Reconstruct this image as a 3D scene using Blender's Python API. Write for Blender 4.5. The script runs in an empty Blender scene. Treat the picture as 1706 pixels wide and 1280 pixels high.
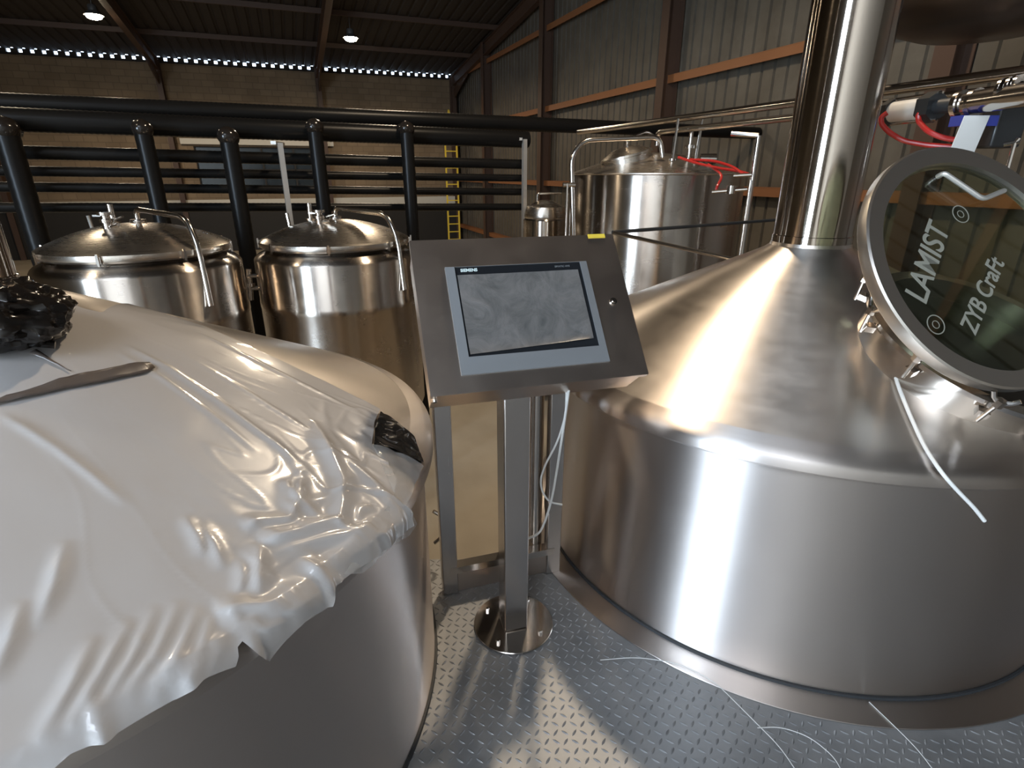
import bpy, math, random
from mathutils import Vector, Matrix, noise
PI = math.pi
C = bpy.context.scene.collection
SC = bpy.context.scene
random.seed(7)

# ------------------------------------------------------------------ camera, world, lights, exposure
EYE = Vector((0, 0, 1.6)); PITCH = math.radians(21); FPX = 918.0
cam = bpy.data.cameras.new('camera'); cam.sensor_width = 36; cam.lens = FPX / 1706 * 36
cam.clip_start = 0.05; cam.clip_end = 200
co = bpy.data.objects.new('camera', cam); C.objects.link(co)
co.location = EYE; co.rotation_euler = (PI / 2 - PITCH, 0, 0)
SC.camera = co
SC.view_settings.view_transform = 'Standard'; SC.view_settings.look = 'None'
SC.view_settings.gamma = 1; SC.view_settings.use_curve_mapping = False
SC.view_settings.exposure = 0.2

w = bpy.data.worlds.new('sky'); SC.world = w; w.use_nodes = True
bg = w.node_tree.nodes['Background']
bg.inputs[0].default_value = (0.62, 0.78, 1, 1); bg.inputs[1].default_value = 6.0

UD = Vector((-.3616, .9323, 0)); VD = Vector((.9323, .3616, 0))     # building axes: depth, right
def B(u, v, z): return UD * u + VD * v + Vector((0, 0, z))
ZG = -1.4                                                            # warehouse floor below the platform
def roof_z(u): return 5.5 + .11 * (26 - u)

def ray(px, py):
    x = px - 853; y = 640 - py
    return Vector((x, FPX * math.cos(PITCH) + y * math.sin(PITCH), y * math.cos(PITCH) - FPX * math.sin(PITCH)))

LAMPS = [(20.3, 2.5, 5.75), (20.3, -4.2, 5.8), (12.3, 2.5, 6.0), (12.3, -4.2, 6.0), (4.3, 2.5, 6.2), (4.3, -4.2, 6.2)]
POW = [420, 420, 230, 60, 520, 110]
def point_light(loc, power, col, r):
    l = bpy.data.lights.new('lamp_light', 'SPOT'); l.energy = power; l.color = col; l.shadow_soft_size = r
    l.spot_size = math.radians(168); l.spot_blend = .35
    o = bpy.data.objects.new('lamp_light', l); C.objects.link(o); o.location = loc; return o
for (u, v, z), pw in zip(LAMPS, POW):
    point_light(B(u, v, z - .52), pw, (1, .80, .58), .14)
# tall windows in the left wall, behind the camera's left shoulder
WIN_U = (-5.8, -4.6, -3.4)
for wu in WIN_U:
    dl = bpy.data.lights.new('window_daylight', 'AREA'); dl.shape = 'RECTANGLE'; dl.size = .62; dl.size_y = 5.6
    dl.energy = 680; dl.color = (.66, .82, 1)
    do = bpy.data.objects.new('window_daylight', dl); C.objects.link(do)
    do.location = B(wu, -10.8, 1.9)
    do.rotation_euler = (VD).to_track_quat('-Z', 'Y').to_euler()
# unseen fill added to brighten vessels and platform, drawn as translucent roof sheets behind the camera
FILL_U, FILL_V = (-8.5, -3.5), (-10, -3)
sl = bpy.data.lights.new('added_roof_fill', 'AREA'); sl.shape = 'RECTANGLE'; sl.size = FILL_V[1] - FILL_V[0]; sl.size_y = FILL_U[1] - FILL_U[0]
sl.energy = 800; sl.color = (.80, .88, 1)
so = bpy.data.objects.new('added_roof_fill', sl); C.objects.link(so)
so.location = B(-6, -6.5, roof_z(-6) - .25); so.rotation_euler = (0, 0, math.atan2(VD.y, VD.x))

# ------------------------------------------------------------------ materials
def mat(name, col=(.5, .5, .5), rough=.5, metal=0, **k):
    m = bpy.data.materials.new(name); m.use_nodes = True
    b = m.node_tree.nodes['Principled BSDF']
    b.inputs['Base Color'].default_value = (*col, 1); b.inputs['Roughness'].default_value = rough
    b.inputs['Metallic'].default_value = metal
    for kk, vv in k.items():
        b.inputs[kk.replace('_', ' ')].default_value = vv
    return m
def N(m, t, **k):
    n = m.node_tree.nodes.new(t)
    for kk, vv in k.items(): setattr(n, kk, vv)
    return n
def L(m, a, b): m.node_tree.links.new(a, b)
def bsdf(m): return m.node_tree.nodes['Principled BSDF']

def brushed(name, col, rough, aniso, grain=(3, 3, 260), smudge=0.08, bump=.0, radial=True, seams=0):
    m = mat(name, col, rough, 1)
    b = bsdf(m)
    tc = N(m, 'ShaderNodeTexCoord'); mp = N(m, 'ShaderNodeMapping'); mp.inputs['Scale'].default_value = grain
    L(m, tc.outputs['Object'], mp.inputs[0])
    n1 = N(m, 'ShaderNodeTexNoise'); n1.inputs['Scale'].default_value = 1; n1.inputs['Detail'].default_value = 2
    L(m, mp.outputs[0], n1.inputs[0])
    n2 = N(m, 'ShaderNodeTexNoise'); n2.inputs['Scale'].default_value = 5; n2.inputs['Detail'].default_value = 5; n2.inputs['Roughness'].default_value = .6
    L(m, tc.outputs['Object'], n2.inputs[0])
    ad = N(m, 'ShaderNodeMath', operation='ADD')
    r1 = N(m, 'ShaderNodeMapRange'); r1.inputs[1].default_value = .25; r1.inputs[2].default_value = .75; r1.inputs[3].default_value = rough - .02; r1.inputs[4].default_value = rough + .02
    r2 = N(m, 'ShaderNodeMapRange'); r2.inputs[1].default_value = .4; r2.inputs[2].default_value = .7; r2.inputs[3].default_value = 0; r2.inputs[4].default_value = smudge
    L(m, n1.outputs[0], r1.inputs[0]); L(m, n2.outputs[0], r2.inputs[0])
    L(m, r1.outputs[0], ad.inputs[0]); L(m, r2.outputs[0], ad.inputs[1]); L(m, ad.outputs[0], b.inputs['Roughness'])
    if radial and aniso > 0:
        tg = N(m, 'ShaderNodeTangent', direction_type='RADIAL', axis='Z')
        L(m, tg.outputs[0], b.inputs['Tangent'])
        b.inputs['Anisotropic'].default_value = aniso
        b.inputs['Anisotropic Rotation'].default_value = .25
    if bump:
        bp = N(m, 'ShaderNodeBump'); bp.inputs['Strength'].default_value = bump; bp.inputs['Distance'].default_value = .002
        L(m, n1.outputs[0], bp.inputs['Height']); L(m, bp.outputs[0], b.inputs['Normal'])
    return m

M = {}
STEEL = (.66, .60, .56)
M['wall_steel'] = brushed('brushed_steel_wall', STEEL, .36, .97, grain=(2, 2, 500), smudge=.02)
M['cone_steel'] = brushed('brushed_steel_cone', (.66, .60, .545), .36, .8, grain=(3, 3, 60), smudge=.08)
M['tank_steel'] = brushed('tank_steel', (.50, .445, .39), .21, .97)
M['lid_steel'] = brushed('lid_steel', (.62, .56, .49), .27, .3, smudge=.03)
M['pipe_steel'] = mat('polished_steel', (.62, .57, .52), .16, 1)
M['ring_steel'] = mat('satin_ring_steel', (.64, .60, .55), .33, 1)
M['handle_steel'] = mat('satin_handle_steel', (.75, .72, .67), .42, .8)
M['duct_steel'] = brushed('duct_steel', (.42, .36, .30), .125, .94, smudge=0)
M['sheet'] = brushed('sheet_steel', (.60, .51, .44), .30, 0, grain=(1, 400, 400), smudge=.05, radial=False)
M['post_steel'] = brushed('post_steel', (.60, .56, .53), .24, 0, radial=False, grain=(400, 400, 1), smudge=.02)
M['gasket'] = mat('black_rubber', (.02, .022, .024), .5)
M['black_film'] = mat('black_foil', (.014, .011, .009), .16, Specular_IOR_Level=.4)
M['black_plastic'] = mat('black_plastic', (.02, .02, .02), .35)
M['white_plastic'] = mat('white_plastic', (.72, .70, .66), .35)
M['cable'] = mat('pale_cable', (.62, .61, .58), .4)
M['red_hose'] = mat('red_hose', (.40, .022, .018), .3)
M['yellow'] = mat('yellow_paint', (.75, .55, .06), .45)
M['blue'] = mat('blue_plastic', (.03, .04, .22), .4)
M['bezel'] = mat('panel_bezel', (.22, .225, .23), .38, .2)
M['screen'] = mat('dark_screen', (.015, .016, .018), .12)
M['logo'] = mat('logo_white', (.75, .85, .82), .4)
M['pole_grey'] = mat('galvanised_pole', (.42, .40, .37), .4, .6)
M['girt'] = mat('rust_orange_steel', (.22, .088, .032), .6)
M['frame_steel'] = mat('brown_painted_steel', (.06, .032, .02), .6)
M['beam_white'] = mat('pale_beam', (.55, .53, .47), .6)
M['whitewash'] = mat('whitewashed_block', (.62, .58, .52), .8)
M['dado'] = mat('dark_dado', (.014, .012, .010), .7)

# film protecting the screen: grey, scratched, creased
m = mat('screen_film', (.16, .155, .15), .32); tc = N(m, 'ShaderNodeTexCoord')
n1 = N(m, 'ShaderNodeTexNoise'); n1.inputs["Scale"].default_value = 9; n1.inputs["Detail"].default_value = 9; n1.inputs["Roughness"].default_value = .68; n1.inputs["Distortion"].default_value = 1.5
rp = N(m, 'ShaderNodeValToRGB'); rp.color_ramp.elements[0].color = (.085, .085, .082, 1); rp.color_ramp.elements[1].color = (.21, .195, .185, 1)
rp.color_ramp.elements[0].position = .3; rp.color_ramp.elements[1].position = .75
L(m, tc.outputs['Object'], n1.inputs[0]); L(m, n1.outputs[0], rp.inputs[0]); L(m, rp.outputs[0], bsdf(m).inputs['Base Color'])
bp = N(m, 'ShaderNodeBump'); bp.inputs['Strength'].default_value = .3; bp.inputs['Distance'].default_value = .01
L(m, n1.outputs[0], bp.inputs['Height']); L(m, bp.outputs[0], bsdf(m).inputs['Normal'])
M['screen_film'] = m

# white plastic sheeting
m = mat('white_sheeting', (.55, .525, .51), .30); b = bsdf(m)
b.inputs['Coat Weight'].default_value = 1; b.inputs['Coat Roughness'].default_value = .07
tc = N(m, 'ShaderNodeTexCoord'); mp = N(m, 'ShaderNodeMapping'); mp.inputs['Scale'].default_value = (11, 11, 11)
L(m, tc.outputs['Object'], mp.inputs[0])
n1 = N(m, 'ShaderNodeTexNoise'); n1.noise_type = 'RIDGED_MULTIFRACTAL'; n1.inputs['Scale'].default_value = .55; n1.inputs['Detail'].default_value = 3.5; n1.inputs['Distortion'].default_value = .8; n1.inputs['Roughness'].default_value = .5
L(m, mp.outputs[0], n1.inputs[0])
bp = N(m, 'ShaderNodeBump'); bp.inputs['Strength'].default_value = .55; bp.inputs['Distance'].default_value = .006
L(m, n1.outputs[0], bp.inputs['Height']); L(m, bp.outputs[0], b.inputs['Coat Normal'])
bp2 = N(m, 'ShaderNodeBump'); bp2.inputs['Strength'].default_value = .10; bp2.inputs['Distance'].default_value = .01
L(m, n1.outputs[0], bp2.inputs['Height']); L(m, bp2.outputs[0], b.inputs['Normal'])
M['sheeting'] = m
m = mat('clear_sheeting', (.75, .75, .74), .12); bsdf(m).inputs['Alpha'].default_value = .38
bsdf(m).inputs['Coat Weight'].default_value = .6
M['clear_sheeting'] = m
M['clear_black'] = mat('smoky_foil', (.03, .026, .022), .12, Coat_Weight=.6)
M['tape'] = mat('taupe_tape', (.13, .105, .09), .3)

# insulated pipe: black ribbed foil wrap
m = mat('black_pipe_wrap', (.007, .0065, .006), .34, Specular_IOR_Level=.14)
M['pipe_wrap'] = m

# glass of the manway lid
m = mat('greenish_glass', (.80, .88, .74), .02); bsdf(m).inputs['Transmission Weight'].default_value = 1; bsdf(m).inputs['IOR'].default_value = 1.45
m.node_tree.nodes['Principled BSDF'].inputs['Base Color'].default_value = (.62, .68, .50, 1)
M['glass'] = m
M['etch'] = mat('etched_lettering', (.24, .23, .185), .6)

# corrugated cladding
m = mat('cladding', (.17, .145, .115), .55); tc = N(m, 'ShaderNodeTexCoord')
n1 = N(m, 'ShaderNodeTexNoise'); n1.inputs['Scale'].default_value = 1.4; n1.inputs['Detail'].default_value = 8; n1.inputs['Roughness'].default_value = .65
rp = N(m, 'ShaderNodeValToRGB'); rp.color_ramp.elements[0].position = .3; rp.color_ramp.elements[1].position = .7
rp.color_ramp.elements[0].color = (.068, .058, .044, 1); rp.color_ramp.elements[1].color = (.115, .10, .078, 1)
L(m, tc.outputs['Object'], n1.inputs[0]); L(m, n1.outputs[0], rp.inputs[0]); L(m, rp.outputs[0], bsdf(m).inputs['Base Color'])
M['cladding'] = m
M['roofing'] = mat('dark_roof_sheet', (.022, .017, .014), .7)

# block wall at the far side
m = mat('block_wall', (.3, .22, .15), .8); tc = N(m, 'ShaderNodeTexCoord')
mp = N(m, 'ShaderNodeMapping'); mp.inputs['Rotation'].default_value = (PI / 2, 0, 0)
L(m, tc.outputs['Object'], mp.inputs[0])
br = N(m, 'ShaderNodeTexBrick'); br.inputs['Scale'].default_value = 1
br.inputs['Brick Width'].default_value = .44; br.inputs['Row Height'].default_value = .22; br.inputs['Mortar Size'].default_value = .012
br.inputs['Color1'].default_value = (.30, .22, .14, 1); br.inputs['Color2'].default_value = (.25, .18, .11, 1); br.inputs['Mortar'].default_value = (.19, .14, .09, 1)
L(m, mp.outputs[0], br.inputs[0])
n1 = N(m, 'ShaderNodeTexNoise'); n1.inputs['Scale'].default_value = .8; n1.inputs['Detail'].default_value = 6
L(m, tc.outputs['Object'], n1.inputs[0])
mx = N(m, 'ShaderNodeMix', data_type='RGBA', blend_type='MULTIPLY'); mx.inputs[0].default_value = .6
L(m, br.outputs[0], mx.inputs[6]); L(m, n1.outputs[0], mx.inputs[7]); L(m, mx.outputs[2], bsdf(m).inputs['Base Color'])
M['block'] = m

# concrete
m = mat('concrete', (.4, .35, .27), .55); tc = N(m, 'ShaderNodeTexCoord')
n1 = N(m, 'ShaderNodeTexNoise'); n1.inputs['Scale'].default_value = .9; n1.inputs['Detail'].default_value = 7
rp = N(m, 'ShaderNodeValToRGB'); rp.color_ramp.elements[0].position = .3; rp.color_ramp.elements[1].position = .7
rp.color_ramp.elements[0].color = (.29, .245, .18, 1); rp.color_ramp.elements[1].color = (.40, .345, .265, 1)
L(m, tc.outputs['Object'], n1.inputs[0]); L(m, n1.outputs[0], rp.inputs[0]); L(m, rp.outputs[0], bsdf(m).inputs['Base Color'])
M['concrete'] = m

# chequer plate metal
m = mat('tread_plate', (.42, .42, .42), .45, .5); tc = N(m, 'ShaderNodeTexCoord')
n1 = N(m, 'ShaderNodeTexNoise'); n1.inputs['Scale'].default_value = 3.2; n1.inputs['Detail'].default_value = 8; n1.inputs['Roughness'].default_value = .6
rp = N(m, 'ShaderNodeValToRGB'); rp.color_ramp.elements[0].position = .3; rp.color_ramp.elements[1].position = .72
rp.color_ramp.elements[0].color = (.20, .205, .21, 1); rp.color_ramp.elements[1].color = (.33, .33, .33, 1)
L(m, tc.outputs['Object'], n1.inputs[0]); L(m, n1.outputs[0], rp.inputs[0]); L(m, rp.outputs[0], bsdf(m).inputs['Base Color'])
r2 = N(m, 'ShaderNodeMapRange'); r2.inputs[3].default_value = .40; r2.inputs[4].default_value = .58
L(m, n1.outputs[0], r2.inputs[0]); L(m, r2.outputs[0], bsdf(m).inputs['Roughness'])
M['tread'] = m
m = mat('lamp_lens', (1, .9, .7), .4)
bsdf(m).inputs['Emission Color'].default_value = (1, .86, .62, 1); bsdf(m).inputs['Emission Strength'].default_value = 60
M['lens'] = m
M['lamp_body'] = mat('lamp_body', (.12, .12, .12), .5, .5)

# ------------------------------------------------------------------ mesh helpers
class MB:
    def __init__(s): s.v = []; s.f = []
    def add(s, vs, fs, mx=None):
        k = len(s.v)
        s.v += [(mx @ Vector(p)) if mx else Vector(p) for p in vs]
        s.f += [[i + k for i in f] for f in fs]; return s
    def box(s, c, d, mx=None):
        x, y, z = c; a, b, e = d[0] / 2, d[1] / 2, d[2] / 2
        vs = [(x + i * a, y + j * b, z + k * e) for i in (-1, 1) for j in (-1, 1) for k in (-1, 1)]
        return s.add(vs, [(0, 1, 3, 2), (4, 6, 7, 5), (0, 4, 5, 1), (2, 3, 7, 6), (0, 2, 6, 4), (1, 5, 7, 3)], mx)
    def lathe(s, prof, n=48, mx=None, closed=False):
        vs = []; fs = []
        for r, z in prof:
            for i in range(n):
                t = 2 * PI * i / n; vs.append((r * math.cos(t), r * math.sin(t), z))
        m_ = len(prof); rng = m_ if closed else m_ - 1
        for j in range(rng):
            j2 = (j + 1) % m_
            for i in range(n):
                i2 = (i + 1) % n; fs.append((j * n + i, j * n + i2, j2 * n + i2, j2 * n + i))
        return s.add(vs, fs, mx)
    def cyl(s, a, b, r, n=16, r2=None):
        return s.tube([a, b], r, n, r2=r2)
    def tube(s, pts, r, n=12, fillet=0, r2=None, ribs=None):
        pts = [Vector(p) for p in pts]
        if fillet and len(pts) > 2:
            q = [pts[0]]
            for i in range(1, len(pts) - 1):
                a, p, b = pts[i - 1], pts[i], pts[i + 1]
                d = min(fillet, (a - p).length * .48, (b - p).length * .48)
                A = p + (a - p).normalized() * d; D = p + (b - p).normalized() * d
                for k in range(7):
                    t = k / 6; q.append(A * (1 - t) ** 2 + p * 2 * t * (1 - t) + D * t * t)
            q.append(pts[-1]); pts = q
        rads = [r] * len(pts)
        if r2 is not None: rads = [r + (r2 - r) * i / (len(pts) - 1) for i in range(len(pts))]
        if ribs:
            np_, nr = [], []
            for i in range(len(pts) - 1):
                a, b = pts[i], pts[i + 1]; k = max(1, int((b - a).length / ribs))
                for j in range(k):
                    np_ += [a + (b - a) * (j / k), a + (b - a) * ((j + .5) / k)]; nr += [r, r * .965]
            np_.append(pts[-1]); nr.append(r); pts, rads = np_, nr
        vs = []; fs = []
        t0 = (pts[1] - pts[0]).normalized()
        up = Vector((0, 0, 1)) if abs(t0.z) < .9 else Vector((1, 0, 0))
        nrm = (up - t0 * up.dot(t0)).normalized()
        for i, p in enumerate(pts):
            t = (pts[min(i + 1, len(pts) - 1)] - pts[max(i - 1, 0)]).normalized()
            nrm = (nrm - t * nrm.dot(t)).normalized(); bi = t.cross(nrm)
            for j in range(n):
                a = 2 * PI * j / n; vs.append(p + (nrm * math.cos(a) + bi * math.sin(a)) * rads[i])
        for i in range(len(pts) - 1):
            for j in range(n):
                j2 = (j + 1) % n; fs.append((i * n + j, i * n + j2, (i + 1) * n + j2, (i + 1) * n + j))
        fs.append(list(range(n))[::-1]); fs.append([(len(pts) - 1) * n + j for j in range(n)])
        return s.add(vs, fs)
    def beam(s, a, b, wd, ht, up=(0, 0, 1)):
        a = Vector(a); b = Vector(b); t = (b - a).normalized(); up = Vector(up)
        sd = t.cross(up).normalized(); u2 = sd.cross(t)
        vs = [p + sd * i * wd / 2 + u2 * j * ht / 2 for p in (a, b) for i in (-1, 1) for j in (-1, 1)]
        return s.add(vs, [(0, 1, 3, 2), (4, 6, 7, 5), (0, 4, 5, 1), (2, 3, 7, 6), (0, 2, 6, 4), (1, 5, 7, 3)])
    def ibeam(s, a, b, wd, ht, up, t_=.02):
        a = Vector(a); b = Vector(b); t = (b - a).normalized(); up = Vector(up); up = (up - t * up.dot(t)).normalized()
        s.beam(a, b, t_, ht, up); s.beam(a + up * (ht / 2), b + up * (ht / 2), wd, t_, up); return s.beam(a - up * (ht / 2), b - up * (ht / 2), wd, t_, up)
    def build(s, name, m, parent=None, ang=35, solid=0, bevel=0, loc=None):
        me = bpy.data.meshes.new(name)
        org = Vector(loc) if loc is not None else Vector((0, 0, 0))
        me.from_pydata([tuple(p - org) for p in s.v], [], s.f); me.materials.append(M[m] if isinstance(m, str) else m)
        import bmesh
        bm = bmesh.new(); bm.from_mesh(me); bmesh.ops.recalc_face_normals(bm, faces=bm.faces); bm.to_mesh(me); bm.free()
        me.polygons.foreach_set('use_smooth', [True] * len(me.polygons)); me.set_sharp_from_angle(angle=math.radians(ang))
        o = bpy.data.objects.new(name, me); C.objects.link(o)
        if parent: o.parent = parent
        o.location = org
        if solid:
            md = o.modifiers.new('solid', 'SOLIDIFY'); md.thickness = solid; md.offset = -1
        if bevel:
            md = o.modifiers.new('bevel', 'BEVEL'); md.width = bevel; md.segments = 2; md.limit_method = 'ANGLE'
        return o
def tag(o, label=None, cat=None, group=None, kind=None):
    if label: o['label'] = label
    if cat: o['category'] = cat
    if group: o['group'] = group
    if kind: o['kind'] = kind
    return o
def empty(name, loc, label=None, cat=None, group=None):
    o = bpy.data.objects.new(name, None); C.objects.link(o); o.location = loc; o.empty_display_size = .1
    return tag(o, label, cat, group)
def copy_tree(o, parent=None):
    c = o.copy(); C.objects.link(c)
    if parent is not None: c.parent = parent
    for ch in [x for x in SC.objects if x.parent == o and x != c]: copy_tree(ch, c)
    return c
def FR(c, ex, ey, ez):
    m_ = Matrix.Identity(4)
    for i, a in enumerate((ex, ey, ez)):
        for j in range(3): m_[j][i] = a[j]
    for j in range(3): m_[j][3] = c[j]
    return m_
BM = FR((0, 0, 0), UD, VD, (0, 0, 1))          # building frame: local x = depth u, local y = right v
def struct(o, label=None): o['kind'] = 'structure'; (label and o.__setitem__('label', label)); return o

# ------------------------------------------------------------------ the warehouse
U0, U1, V0, V1 = -10, 26, -11, 7.5
o = MB().box((8, -1.75, ZG - .1), (36, 18.5, .2), BM).build('floor', 'concrete'); struct(o)
# far wall (at u=26): block wall with a dark window opening
mb = MB()
w_u = U1 + .15
def wallbox(mb, v0, v1, z0, z1, th=.3): mb.box((w_u, (v0 + v1) / 2, (z0 + z1) / 2), (th, v1 - v0, z1 - z0), BM)
WV0, WV1, WZ0, WZ1 = -3.1, 1.7, .85, 2.55
wallbox(mb, V0, WV0, ZG, 5.32); wallbox(mb, WV1, V1, ZG, 5.32); wallbox(mb, WV0, WV1, ZG, WZ0); wallbox(mb, WV0, WV1, WZ1, 5.32)
wf = MB(); wf.v = [(-(UD.dot(p)), 0, 0) for p in []]
o = mb.build('wall_far', 'block'); struct(o)
# give the wall its own axes so that the block courses lie level
def own_axes(o, ang):
    R = Matrix.Rotation(ang, 4, 'Z'); o.data.transform(R.inverted()); o.rotation_euler = (0, 0, ang)
own_axes(o, math.atan2(VD.y, VD.x))
# closures between wall head and roof sheet with small gaps: daylight shows through
mb = MB(); v = V0
while v < V1:
    mb.box((U1 + .05, v + .105, 5.42), (.1, .21, .2), BM); v += .33
o = mb.build('trim_1', 'roofing'); struct(o)
o = MB().box((U1 + .05, (V0 + V1) / 2, 5.36), (.1, V1 - V0, .08), BM).build('trim_2', 'roofing'); struct(o)
# window of the far wall: dark panes
mb = MB(); mb.box((U1 + .2, (WV0 + WV1) / 2, (WZ0 + WZ1) / 2), (.02, WV1 - WV0, WZ1 - WZ0), BM)
M['dark_glass'] = mat('dark_glass', (.02, .03, .04), .15)
o = mb.build('window_1', 'dark_glass'); struct(o)
mb = MB()
for k in range(5): mb.box((U1 + .1, WV0 + (WV1 - WV0) * k / 4, (WZ0 + WZ1) / 2), (.08, .07, WZ1 - WZ0), BM)
for k in range(3): mb.box((U1 + .1, (WV0 + WV1) / 2, WZ0 + (WZ1 - WZ0) * k / 2), (.08, WV1 - WV0, .06), BM)
fo = mb.build('window_frame', 'dado', o)
o = MB().box((U1 - .08, -.7, 2.72), (.12, 5.6, .2), BM).build('trim_3', 'beam_white'); struct(o)
o = MB().box((U1 - .12, -1.8, .42), (.2, 18, .34), BM).build('trim_4', 'beam_white'); struct(o)
o = MB().box((U1 - .2, -1.8, -.58), (.36, 18, 1.62), BM).build('trim_5', 'dado'); struct(o)

# corrugated right wall (v = 7.5)
def corrugated(name, axis, fixed, s0, s1, z0, zt, material, sgn=1, pitch=.27, groove=.05, depth=.045):
    vs, fs = [], []; s = s0; prof = []
    while s < s1:
        prof += [(s, 0), (s + pitch - groove - .012, 0), (s + pitch - groove, depth), (s + pitch - .012, depth)]; s += pitch
    prof.append((s1, 0))
    for (s, d) in prof:
        for k in (0, 1):
            zz = z0 if k == 0 else zt(s if axis == 'u' else fixed)
            vs.append((s, fixed + sgn * d, zz) if axis == 'u' else (fixed + sgn * d, s, zz))
    for i in range(len(prof) - 1): fs.append((2 * i, 2 * i + 2, 2 * i + 3, 2 * i + 1))
    return MB().add(vs, fs, BM).build(name, material, ang=20)
o = corrugated('wall_right', 'u', V1, U0, U1 + .2, ZG, roof_z, 'cladding'); struct(o)
DZ = 4.8
mb = MB(); edges = [U0] + [e for wu in WIN_U for e in (wu - .34, wu + .34)] + [U1]
for k in range(0, len(edges), 2): mb.box(((edges[k] + edges[k + 1]) / 2, V0 - .1, (ZG + 9.6) / 2), (edges[k + 1] - edges[k], .2, 9.6 - ZG), BM)
for wu in WIN_U: mb.box((wu, V0 - .1, (DZ + 9.6) / 2), (.68, .2, 9.6 - DZ), BM).box((wu, V0 - .1, ZG + .2), (.68, .2, .4), BM)
o = mb.build('wall_left', 'cladding'); struct(o)
for k, wu in enumerate(WIN_U):
    mb = MB()
    for du in (-.34, .34): mb.box((wu + du, V0, (ZG + DZ) / 2 + .2), (.06, .26, DZ - ZG - .4), BM)
    for z_ in (ZG + .4, 1.6, DZ): mb.box((wu, V0, z_), (.74, .26, .07), BM)
    o = mb.build('window_%d' % (k + 3), 'frame_steel'); struct(o)
o = MB().box((U0 - .1, -1.75, 4), (.2, 18.7, 11.4), BM).build('wall_near', 'whitewash'); struct(o)
# roof sheets
def roof_part(mb, va, vb, ua, ub):
    vs, fs = [], []; v = va
    while v < vb - 1e-6:
        for dv, dz in ((0, 0), (.2, 0), (.23, .045), (.30, .045)):
            for u in (ua, ub): vs.append((u, min(vb, v + dv), roof_z(u) + dz))
        v += .33
    for i in range(len(vs) // 2 - 1): fs.append((2 * i, 2 * i + 1, 2 * i + 3, 2 * i + 2))
    mb.add(vs, fs, BM)
mb = MB()
roof_part(mb, V0 - .2, V1 + .4, FILL_U[1], U1 + .02); roof_part(mb, V0 - .2, V1 + .4, U0 - .3, FILL_U[0])
roof_part(mb, V0 - .2, FILL_V[0], FILL_U[0], FILL_U[1]); roof_part(mb, FILL_V[1], V1 + .4, FILL_U[0], FILL_U[1])
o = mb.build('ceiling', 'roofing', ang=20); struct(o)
M['translucent'] = mat('added_fill_sheet', (.7, .74, .76), .6)
mb = MB(); roof_part(mb, FILL_V[0], FILL_V[1], FILL_U[0], FILL_U[1]); o = mb.build('window_2', 'translucent', ang=20); struct(o)  # unseen roof panel, added to go with the fill lamp below it
# portal frames: column at the far wall, haunch and rafter
n_ = 6
for vf in (7.25, 1.75, -3.75, -9.25):
    mb = MB()
    mb.ibeam(B(25.72, vf, ZG), B(25.72, vf, 5.4), .18, .38, UD, .018)
    mb.ibeam(B(25.7, vf, roof_z(25.7) - .32), B(U0, vf, roof_z(U0) - .32), .18, .36, (0, 0, 1), .018)
    mb.beam(B(25.5, vf, 4.75), B(23.6, vf, roof_z(23.6) - .42), .03, .35)
    o = mb.build('trim_%d' % n_, 'frame_steel'); struct(o); n_ += 1
# purlins
mb = MB()
for u in (23, 20, 17, 14, 11, 8, 5): mb.beam(B(u, V0, roof_z(u) - .08), B(u, V1, roof_z(u) - .08), .06, .14)
o = mb.build('trim_%d' % n_, 'frame_steel'); struct(o); n_ += 1
# gable columns and girts on the right wall
for uc in (21.4, 16.2, 10.36, 4.9, -1):
    mb = MB().ibeam(B(uc, V1 - .2, ZG), B(uc, V1 - .2, roof_z(uc) - .1), .24, .32, VD, .02)
    o = mb.build('trim_%d' % n_, 'frame_steel'); struct(o); n_ += 1
for zg in (-.62, 1.37, 3.38, 5.39, 7.4):
    u_end = U1 if zg < 5.4 else (U1 if zg < 5 else 26 - (zg - 5.4) / .11)
    mb = MB(); mb.beam(B(-9, V1 - .1, zg), B(u_end, V1 - .1, zg), .2, .012); mb.beam(B(-9, V1 - .19, zg - .07), B(u_end, V1 - .19, zg - .07), .012, .14)
    o = mb.build('trim_%d' % n_, 'girt'); struct(o); n_ += 1

# ------------------------------------------------------------------ high bay lamps
def make_lamp():
    r = empty('high_bay_lamp', (0, 0, 0))
    MB().lathe([(.02, .0), (.09, 0), (.11, -.03), (.11, -.14), (.20, -.20), (.24, -.25), (.23, -.25), (.19, -.205), (.1, -.15), (.02, -.15)], 28).build('reflector', 'lamp_body', r)
    MB().lathe([(.001, -.20), (.17, -.21), (.20, -.25), (.17, -.31), (.09, -.34), (.001, -.345)], 24).build('lens', 'lens', r)
    MB().cyl((0, 0, 0), (0, 0, .7), .012, 8).build('hanger', 'lamp_body', r)
    return r
lamp = make_lamp()
LL = ['bright high bay lamp hanging from the roof, right of the two in view', 'bright high bay lamp hanging from the roof near the upper left corner']
for i in range(2):
    (u, v, z) = LAMPS[i]
    o = lamp if i == 0 else copy_tree(lamp)
    o.location = B(u, v, z); tag(o, LL[i], 'lamp', 'high bay lamps under the roof')
for i in range(2, 6):
    u, v, z = LAMPS[i]; o = copy_tree(lamp); o.location = B(u, v, z)
    tag(o, ['high bay lamp of the middle row, on the right', 'high bay lamp of the middle row, on the left', 'high bay lamp hanging almost over the console', 'high bay lamp hanging almost over the left brewing vessel'][i - 2], 'lamp', 'high bay lamps above the picture')

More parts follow.
